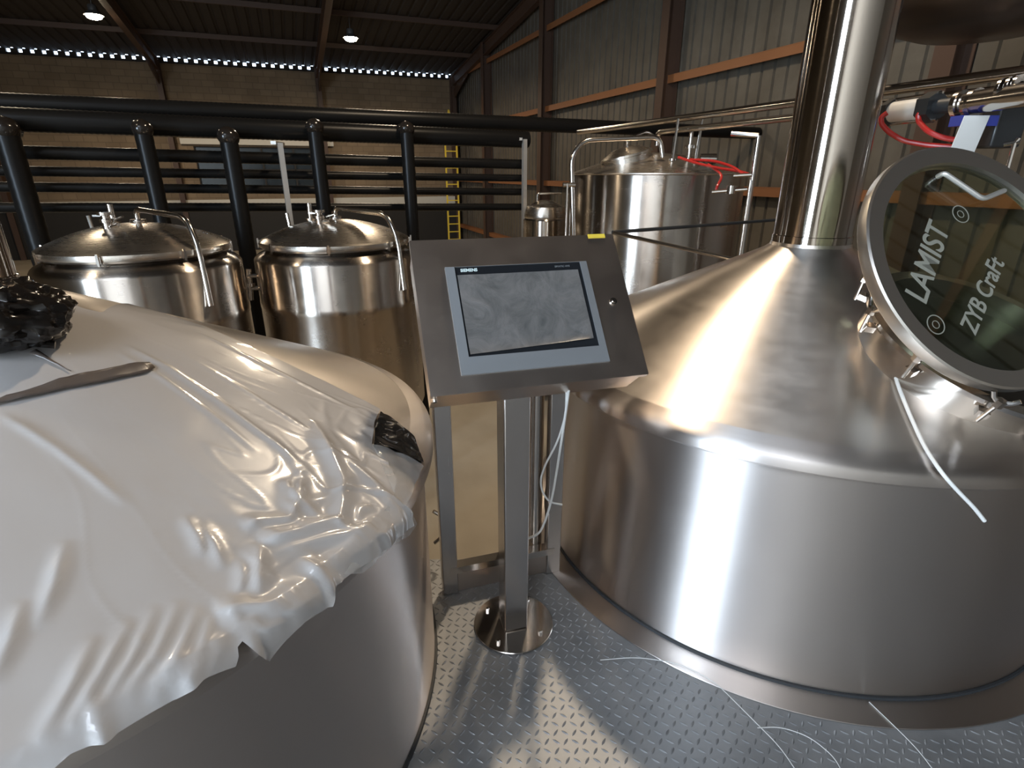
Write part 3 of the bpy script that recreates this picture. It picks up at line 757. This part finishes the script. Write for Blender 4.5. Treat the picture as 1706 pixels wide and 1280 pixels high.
# ------------------------------------------------------------------ fermenting tanks behind
def dome_tank(loc, label, H):
    """H = height of the shoulder above the warehouse floor; domed manhole lid on a shallow shoulder"""
    r = empty('fermenting_tank', loc, label, 'tank', 'fermenting tanks behind the railing')
    R = .70
    body = MB().lathe([(.08, .42), (R - .02, .85), (R, .9), (R, H - .46), (R + .003, H - .455), (R + .003, H - .40), (R, H - .395), (R, H - .05), (R - .012, H - .03), (R - .04, H - .005), (R - .10, H + .025)], 96).build('body', 'tank_steel', r)
    MB().lathe([(R - .10, H + .022), (R - .11, H + .035), (R - .12, H + .045), (R - .12, H + .085)], 96).build('shoulder', 'tank_steel', r)
    RL = R - .06
    prof = [(RL - .02, H + .045), (RL, H + .06), (RL + .004, H + .078), (RL, H + .100), (RL - .02, H + .113)]
    for k in range(1, 13):
        q = k / 12; prof.append(((RL - .03) * math.cos(q * PI / 2), H + .095 + .13 * math.sin(q * PI / 2) ** 1.0))
    prof[-1] = (.001, H + .225)
    prof = prof[:5] + [((RL - .03) * (1 - k / 12) + .001, H + .116 + .150 * (1 - (1 - k / 12) ** 2)) for k in range(1, 13)]
    lid_ = MB().lathe(prof, 96).build('domed_lid', 'lid_steel', r)
    for k in range(8):
        a = 2 * PI * k / 8 + .2; d = Vector((math.cos(a), math.sin(a), 0)); mx = FR(d * (RL + .008) + Vector((0, 0, H + .075)), d, Vector((-d.y, d.x, 0)), (0, 0, 1))
        MB().box((0, 0, 0), (.02, .03, .05), mx).box((.012, 0, .0), (.012, .014, .08), mx).build('lid_clamp', 'pipe_steel', lid_)
    # outlet elbow with pipe bending down over the side
    ht = H + .25
    p = MB().tube([(0, .06, ht), (0, .06, ht + .11), (.52, -.20, ht + .07), (.61, -.28, ht - .14), (.645, -.33, ht - .55)], .021, 14, fillet=.10).build('vent_pipe', 'pipe_steel', r)
    MB().lathe([(.022, 0), (.052, 0), (.056, .008), (.056, .022), (.052, .03), (.022, .03)], 24, Matrix.Translation((0, .06, ht + .005))).build('flange', 'pipe_steel', r)
    # valve cluster at the front of the lid
    vx, vy = -.06, -.20
    mb = MB(); mb.lathe([(.03, 0), (.034, .005), (.034, .07), (.045, .075), (.045, .095), (.03, .10), (.03, .12), (.05, .125), (.05, .145), (.001, .148)], 20, Matrix.Translation((vx, vy, H + .21)))
    mb.tube([(vx, vy, H + .25), (vx + .10, vy - .03, H + .27)], .016, 10); mb.tube([(vx + .06, vy, H + .30), (vx + .14, vy - .02, H + .325)], .008, 8)
    mb.box((vx - .03, vy, H + .33), (.11, .025, .012)); mb.build('relief_valve', 'pipe_steel', r)
    mb = MB(); q = (-.26, .16); mb.lathe([(.02, 0), (.02, .05), (.05, .052), (.05, .07), (.024, .072), (.024, .20), (.001, .20)], 16, Matrix.Translation((q[0], q[1], H + .19)))
    mb.build('sight_nozzle', 'pipe_steel', r)
    MB().tube([(-.48, .22, H + .12), (-.50, .23, H + .30)], .016, 10).build('stub_pipe', 'pipe_steel', r)
    for k in range(4):
        a = PI / 4 + k * PI / 2; MB().cyl((math.cos(a) * .58, math.sin(a) * .58, 0), (math.cos(a) * .58, math.sin(a) * .58, .9), .04, 14).build('leg', 'post_steel', r)
    return r
t2 = dome_tank((-1.579, 5.083, ZG), 'domed steel fermenting tank directly left of the operator console', .95 - ZG)
t1 = copy_tree(t2); t1.location = (-2.871, 4.341, ZG + .03); t1['label'] = 'domed steel fermenting tank furthest left, rising behind the white sheeting'
T2 = Vector(t2.location); a0 = P3_ = None
def side_pt(px, py, dist):
    d = ray(px, py); return EYE + d * (dist / math.hypot(d.x, d.y)) - T2
va, vb = side_pt(414, 448, 5.25), side_pt(418, 500, 5.25)
MB().tube([va, vb], .022, 12).tube([va + Vector((-.02, -.02, -.06)), va + Vector((.10, .02, -.06))], .018, 10).tube([vb + Vector((0, 0, .10)), vb + Vector((.16, .04, .10))], .02, 10).lathe([(.02, -.012), (.042, -.012), (.042, .012), (.02, .012)], 16, Matrix.Translation((va + vb) / 2)).build('side_valve', 'pipe_steel', t2)

# tall tank on the right
t3 = empty('hot_liquor_tank', (1.448, 5.95, ZG), 'tall plain steel tank with shallow cone roof beyond the right vessel', 'tank')
H = 1.59 - ZG; R = .85
MB().lathe([(.05, .5), (R, .62), (R, H - .02), (R - .006, H)], 112).build('body', 'tank_steel', t3)
MB().lathe([(R - .002, H - .012), (R + .006, H - .004), (R + .004, H + .006), (R - .02, H + .012), (.35, H + .165), (.001, H + .20)], 112).build('roof', 'lid_steel', t3)
for k in range(4):
    a = PI / 4 + k * PI / 2; MB().cyl((math.cos(a) * .7, math.sin(a) * .7, 0), (math.cos(a) * .7, math.sin(a) * .7, .62), .05, 14).build('leg', 'post_steel', t3)
mx = Matrix.Translation((-.33, -.22, H + .085)) @ Matrix.Rotation(math.radians(-14), 4, 'Y')
mw = MB().lathe([(.23, -.06), (.23, .06), (.25, .065), (.25, .085), (.22, .10), (.12, .15), (.001, .165)], 40, mx).build('manway', 'lid_steel', t3)
MB().tube([mx @ Vector(p) for p in ((.0, -.1, .15), (.0, -.1, .22), (.22, 0, .24), (.3, .05, .18))], .014, 10, fillet=.03).build('handle', 'pipe_steel', mw)
for q in ((.02, -.5), (.25, -.45)):
    mb = MB().tube([(q[0], q[1], H + .07), (q[0] + .02, q[1], H + .46)], .013, 10); mb.lathe([(.014, 0), (.035, 0), (.035, .02), (.014, .02)], 14, Matrix.Translation((q[0], q[1], H + .11)))
    mb.build('riser_pipe', 'pipe_steel', t3)
MB().tube([(.20, -.40, H + .40), (.20, -.40, H + .12), (.12, -.40, H + .10)], .02, 12, fillet=.05).lathe([(.02, 0), (.05, .0), (.05, .025), (.02, .03)], 16, Matrix.Translation((.20, -.40, H + .22))).build('inlet_bend', 'pipe_steel', t3)
MB().tube([(.30, -.42, H + .13), (.44, -.44, H + .13)], .045, 14).build('actuator', 'pipe_steel', t3)
# overhead fill pipe on the left of the tall tank
MB().tube([P3(955, 395, 5.35) - t3.location, P3(952, 260, 5.35) - t3.location, P3(972, 234, 5.4) - t3.location, P3(1100, 228, 5.6) - t3.location, P3(1104, 262, 5.6) - t3.location], .021, 12, fillet=.10).build('fill_pipe', 'pipe_steel', t3)
MB().tube([P3(938, 308, 5.3) - t3.location, P3(958, 308, 5.33) - t3.location], .02, 10).tube([P3(945, 306, 5.3) - t3.location, P3(943, 395, 5.3) - t3.location], .012, 10).build('side_valve', 'pipe_steel', t3)
# red hoses over its roof
for i, pts in enumerate((((1130, 262, 5.5), (1160, 272, 5.4), (1195, 280, 5.2), (1230, 285, 5.1), (1250, 291, 5.05)), ((1180, 274, 5.3), (1205, 292, 5.15), (1195, 310, 5.0), (1192, 322, 5.0)), ((1150, 266, 5.45), (1190, 268, 5.3), (1222, 278, 5.15), (1240, 292, 5.0)))):
    MB().tube([P3(*q) - t3.location for q in pts], .011, 8, fillet=.08).build('red_hose', 'red_hose', t3)
MB().tube([P3(1186, 320, 4.95) - t3.location, P3(1245, 315, 4.95) - t3.location], .014, 10).tube([P3(1222, 293, 4.95) - t3.location, P3(1252, 291, 4.95) - t3.location], .014, 10).lathe([(.001, -.03), (.035, -.03), (.035, .03), (.001, .03)], 14, Matrix.Translation(P3(1218, 316, 4.95) - t3.location)).build('hose_valve', 'pipe_steel', t3)

# small far tank
t4 = empty('small_tank', (0, 0, 0), 'small steel tank in the distance left of the tall tank', 'tank')
p4 = P3(908, 366, 7.4); t4.location = (p4.x, p4.y, ZG); h4 = p4.z - ZG
MB().lathe([(.02, .1), (.28, .15), (.28, h4), (.26, h4 + .02)], 48).build('body', 'tank_steel', t4)
MB().lathe([(.26, h4 + .02), (.27, h4 + .05), (.24, h4 + .16), (.10, h4 + .23), (.001, h4 + .24)], 48).build('lid', 'lid_steel', t4)
MB().tube([(-.1, 0, h4 + .2), (-.1, 0, h4 + .32), (.2, 0, h4 + .32)], .014, 8, fillet=.04).build('pipe_loop', 'pipe_steel', t4)
for k in range(3):
    a = 2 * PI * k / 3 + .5; MB().cyl((math.cos(a) * .2, math.sin(a) * .2, 0), (math.cos(a) * .2, math.sin(a) * .2, .16), .02, 8).build('leg', 'post_steel', t4)

# ------------------------------------------------------------------ black insulated pipe rack
RP = Vector((-2.2, 6.4, 0)); RD = Vector((.883, .469, 0)); RN = Vector((-RD.y, RD.x, 0))
def rk(px, py, back=0):
    d = ray(px, py); o_ = RP + RN * back; t = (o_ - EYE).dot(RN) / d.dot(RN); return EYE + d * t
def hpipe(a, b_, r, back, label, m_='pipe_wrap', ribs=.045):
    A = rk(*a, back); D = rk(*b_, back); d = (D - A).normalized()
    o = MB().tube([A, D], r, 16, ribs=ribs).build('insulated_pipe', m_)
    return tag(o, label, 'pipe', 'black insulated pipes of the rack')
hpipe((-60, 170), (1262, 222), .092, .30, 'thick black insulated pipe, topmost of the rack')
hpipe((-60, 196), (878, 233), .100, 0, 'thick black insulated pipe directly below the topmost one, ending in a capped end')
hpipe((-40, 252), (872, 274), .060, .05, 'black insulated pipe, third from the top of the rack')
hpipe((-40, 284), (872, 297), .045, .05, 'black insulated pipe, fourth from the top of the rack')
hpipe((-40, 311), (872, 320), .045, .05, 'black insulated pipe, fifth from the top of the rack')
hpipe((-40, 346), (872, 345), .045, .05, 'black insulated pipe, lowest of the rack')
vl = ['black insulated riser pipe nearest the left edge with a shiny foil elbow', 'black insulated riser pipe second from the left edge', 'black insulated riser pipe behind the left domed tank with a foil knob on top', 'black insulated riser pipe rising behind the lid of the tank beside the console', 'black insulated riser pipe just left of the console top edge']
for i, (px, py, rr) in enumerate(((8, 215, .092), (237, 215, .076), (380, 228, .084), (524, 212, .076), (677, 215, .074))):
    A = rk(px, py, -.23); D = A.copy(); D.z = ZG
    o = MB().tube([A, D], rr, 16, ribs=.09).build('riser_pipe', 'pipe_wrap'); tag(o, vl[i], 'pipe', 'black insulated riser pipes')
    vs = []; fs = []
    for j in range(13):
        th = PI * j / 12
        for k in range(20):
            ph = 2 * PI * k / 20; d = Vector((math.sin(th) * math.cos(ph), math.sin(th) * math.sin(ph), math.cos(th))); s_ = rr * 1.25 * (1 - .22 * abs(noise.noise(d * 3 + Vector((i, 0, 0)))))
            vs.append(A + Vector((d.x * s_, d.y * s_, d.z * s_ * .9)))
    for j in range(12):
        for k in range(20): fs.append((j * 20 + k, j * 20 + (k + 1) % 20, (j + 1) * 20 + (k + 1) % 20, (j + 1) * 20 + k))
    MB().add(vs, fs).tube([A, A + RN * .2], rr * .9, 14).build('foil_elbow', 'black_film', o, ang=50)
for (px, py, lb) in ((466, 238, 'light grey square pole standing in front of the black pipe rack'), (874, 232, 'thin grey pole at the capped end of the thick black pipe')):
    A = rk(px, py, -.35 if px < 600 else -.1); D = A.copy(); D.z = ZG
    mb = MB(); mb.beam(A, D, .05, .05, RN); o = mb.build('support_pole', 'pole_grey'); tag(o, lb, 'pole')
    MB().box((0, 0, .004), (.14, .14, .008), Matrix.Translation(D)).build('foot_plate', 'pole_grey', o)
    MB().beam(A - RD * .06, A + RD * .06 + RN * .3, .05, .03).build('bracket', 'pole_grey', o)

# ------------------------------------------------------------------ steel transfer pipes towards the right
def along(px, z):     # point on the transfer line plane (parallel to the right wall)
    O_ = Vector((2.03, 4.27, 0)); d = ray(px, 200); n_v = VD; t = (O_ - EYE).dot(n_v) / d.dot(n_v); q = EYE + d * t; q.z = z; return q
pl = ['polished steel pipe, upper one running from the tall tank behind the chimney', 'polished steel pipe, lower one running from the tall tank behind the chimney']
A = along(965, 2.06); D = along(2300, 2.06)
o = MB().tube([A, D], .030, 16).build('transfer_pipe', 'pipe_steel'); tag(o, pl[0], 'pipe', 'steel transfer pipes')
A = along(1098, 1.965); D = along(2300, 1.965); A.z = 1.965
o = MB().tube([A - Vector((0, 0, .12)), A, D], .026, 14, fillet=.06).build('transfer_pipe', 'pipe_steel'); tag(o, pl[1], 'pipe', 'steel transfer pipes')
o = MB().tube([along(1440, 1.985) - VD * .10, along(2300, 1.985) - VD * .10], .016, 12).build('transfer_pipe', 'pipe_steel'); tag(o, 'slim steel pipe right of the chimney above the valve actuator', 'pipe', 'steel transfer pipes')
# frame pole right of the tall tank
A = P3(1264, 226, 5.3); D = A.copy(); D.z = ZG
o = MB().tube([A, D], .022, 12).tube([A - Vector((0, 0, .0)), A + Vector((-.18, .12, .02))], .022, 10).build('frame_pole', 'pipe_steel'); tag(o, 'slim steel pole standing right of the tall tank', 'pole')
MB().tube([P3(1253, 300, 5.25), P3(1253, 300, 5.25) * 1.0 + Vector((0, 0, -2.2))], .015, 10).build('side_tube', 'pipe_steel', o)
# thin bars in front of the tall tank
a0 = P3(1022, 388, 3.4)
o = MB().tube([a0, P3(1228, 434, 3.0)], .011, 10).build('guard_bar', 'pipe_steel'); tag(o, 'slim steel bar slanting from the console corner towards the right cone', 'bar')
o = MB().tube([a0 + Vector((0, .03, 0)), P3(1300, 366, 4.6)], .011, 10).build('guard_bar', 'gasket'); tag(o, 'slim dark bar crossing in front of the tall tank', 'bar')
MB().tube([P3(1200, 375, 4.2), P3(1212, 373, 4.2)], .016, 10).build('clamp', 'pipe_steel', o)
# console-to-tank top link

# ------------------------------------------------------------------ pneumatic valve with red hoses, right of the chimney
pv = empty('pneumatic_valve', P3(1515, 182, 3.45), 'pneumatic valve with a white cylinder and two red air hoses right of the chimney', 'valve')
o0 = pv.location.copy()
def q3(px, py, d=3.45): return P3(px, py, d) - o0
vx_ = (q3(1545, 180, 3.40) - q3(1485, 187, 3.52)).normalized()
A, D = q3(1488, 187, 3.52), q3(1540, 180, 3.40)
MB().tube([A, D], .046, 24).build('cylinder', 'white_plastic', pv)
MB().tube([A - vx_ * .035, A], .062, 6).build('end_cap', 'black_plastic', pv); MB().tube([D, D + vx_ * .06], .066, 6).build('end_cap', 'black_plastic', pv)
for s in (1, -1): MB().tube([A - vx_ * .02 + Vector((0, -.03, .055 * s)), D + vx_ * .05 + Vector((0, -.03, .055 * s))], .006, 8).build('tie_rod', 'pipe_steel', pv)
D2_ = q3(1612, 172, 3.25)
MB().tube([D + vx_ * .05, D2_], .030, 16).build('valve_stem', 'gasket', pv)
MB().lathe([(.03, -.04), (.055, -.04), (.055, -.02), (.035, -.015), (.035, .015), (.055, .02), (.055, .04), (.03, .04)], 20, Matrix.Translation(D2_) @ vx_.to_track_quat('Z', 'Y').to_matrix().to_4x4()).build('clamp_union', 'pipe_steel', pv)
MB().tube([D2_, q3(1706, 158, 3.05), q3(1800, 145, 2.9)], .045, 16).build('valve_body', 'pipe_steel', pv)
MB().tube([q3(1478, 188), q3(1468, 195), q3(1468, 206), q3(1480, 220), q3(1505, 235), q3(1545, 242), q3(1590, 245)], .0115, 10, fillet=.03).build('red_hose', 'red_hose', pv)
MB().tube([q3(1542, 184, 3.35), q3(1530, 189, 3.35), q3(1530, 202, 3.35), q3(1545, 219, 3.3), q3(1570, 230, 3.3), q3(1600, 234, 3.3)], .0115, 10, fillet=.03).build('red_hose', 'red_hose', pv)
MB().box((0, 0, 0), (.13, .10, .17), Matrix.Translation(q3(1668, 212, 3.4))).build('solenoid_box', 'black_plastic', pv, bevel=.01)
MB().box((0, 0, 0), (.16, .06, .04), Matrix.Translation(q3(1622, 202, 3.22))).build('blue_clip', 'blue', pv)
tgm = FR(q3(1614, 226, 3.15), Vector((.98, .2, .02)), Vector((.20, .05, .97)).normalized(), Vector((.2, -.98, 0)))
MB().box((0, 0, 0), (.125, .155, .003), tgm).build('tag_plate', 'white_plastic', pv)
MB().tube([q3(1698, 230, 3.1), q3(1690, 240, 3.1), q3(1676, 290, 3.1)], .008, 8).tube([q3(1672, 241, 3.1), q3(1700, 236, 3.1)], .008, 8).build('bracket', 'pipe_steel', pv)
for px in (1672, 1686, 1698): MB().lathe([(.02, -.006), (.045, -.006), (.045, .006), (.02, .006)], 18, Matrix.Translation(q3(px, 150 - (px - 1672) * .2, 3.12)) @ vx_.to_track_quat('Z', 'Y').to_matrix().to_4x4()).build('fin', 'pipe_steel', pv)

# hood in the upper right corner
hp = P3(1650, -8, 4.2)
hd = empty('extraction_hood', hp, 'dark round hood hanging in the upper right corner', 'hood')
M['hood'] = mat('dark_hood', (.10, .085, .08), .28, .9)
MB().lathe([(.60, .16), (.58, .0), (.50, -.10), (.30, -.17), (.001, -.19)], 72).build('bowl', 'hood', hd)
MB().lathe([(.60, .15), (.64, .15), (.645, .165), (.60, .18)], 72, closed=True).build('rim', 'pipe_steel', hd)
MB().lathe([(.60, .17), (.18, .55), (.18, roof_z(5) - hp.z)], 48).build('duct', 'hood', hd)

# yellow ladder at the far end
ld = empty('step_ladder', B(23.8, 6.55, ZG), 'yellow ladder standing far off by the corner column', 'ladder')
hL = 4.25
for s in (-.24, .24):
    MB().beam(VD * s, VD * s + Vector((0, 0, hL)) , .06, .05, UD).build('rail', 'yellow', ld)
MB().beam(VD * -.24 + Vector((0, 0, hL)), VD * -.05 + Vector((0, 0, hL + 1.1)), .05, .05, UD).beam(VD * .24 + Vector((0, 0, hL)), VD * -.05 + Vector((0, 0, hL + 1.1)), .05, .05, UD).build('top_brace', 'yellow', ld)
for k in range(13): MB().beam(VD * -.24 + Vector((0, 0, .3 + k * .32)), VD * .24 + Vector((0, 0, .3 + k * .32)), .04, .04, UD).build('rung', 'yellow', ld)
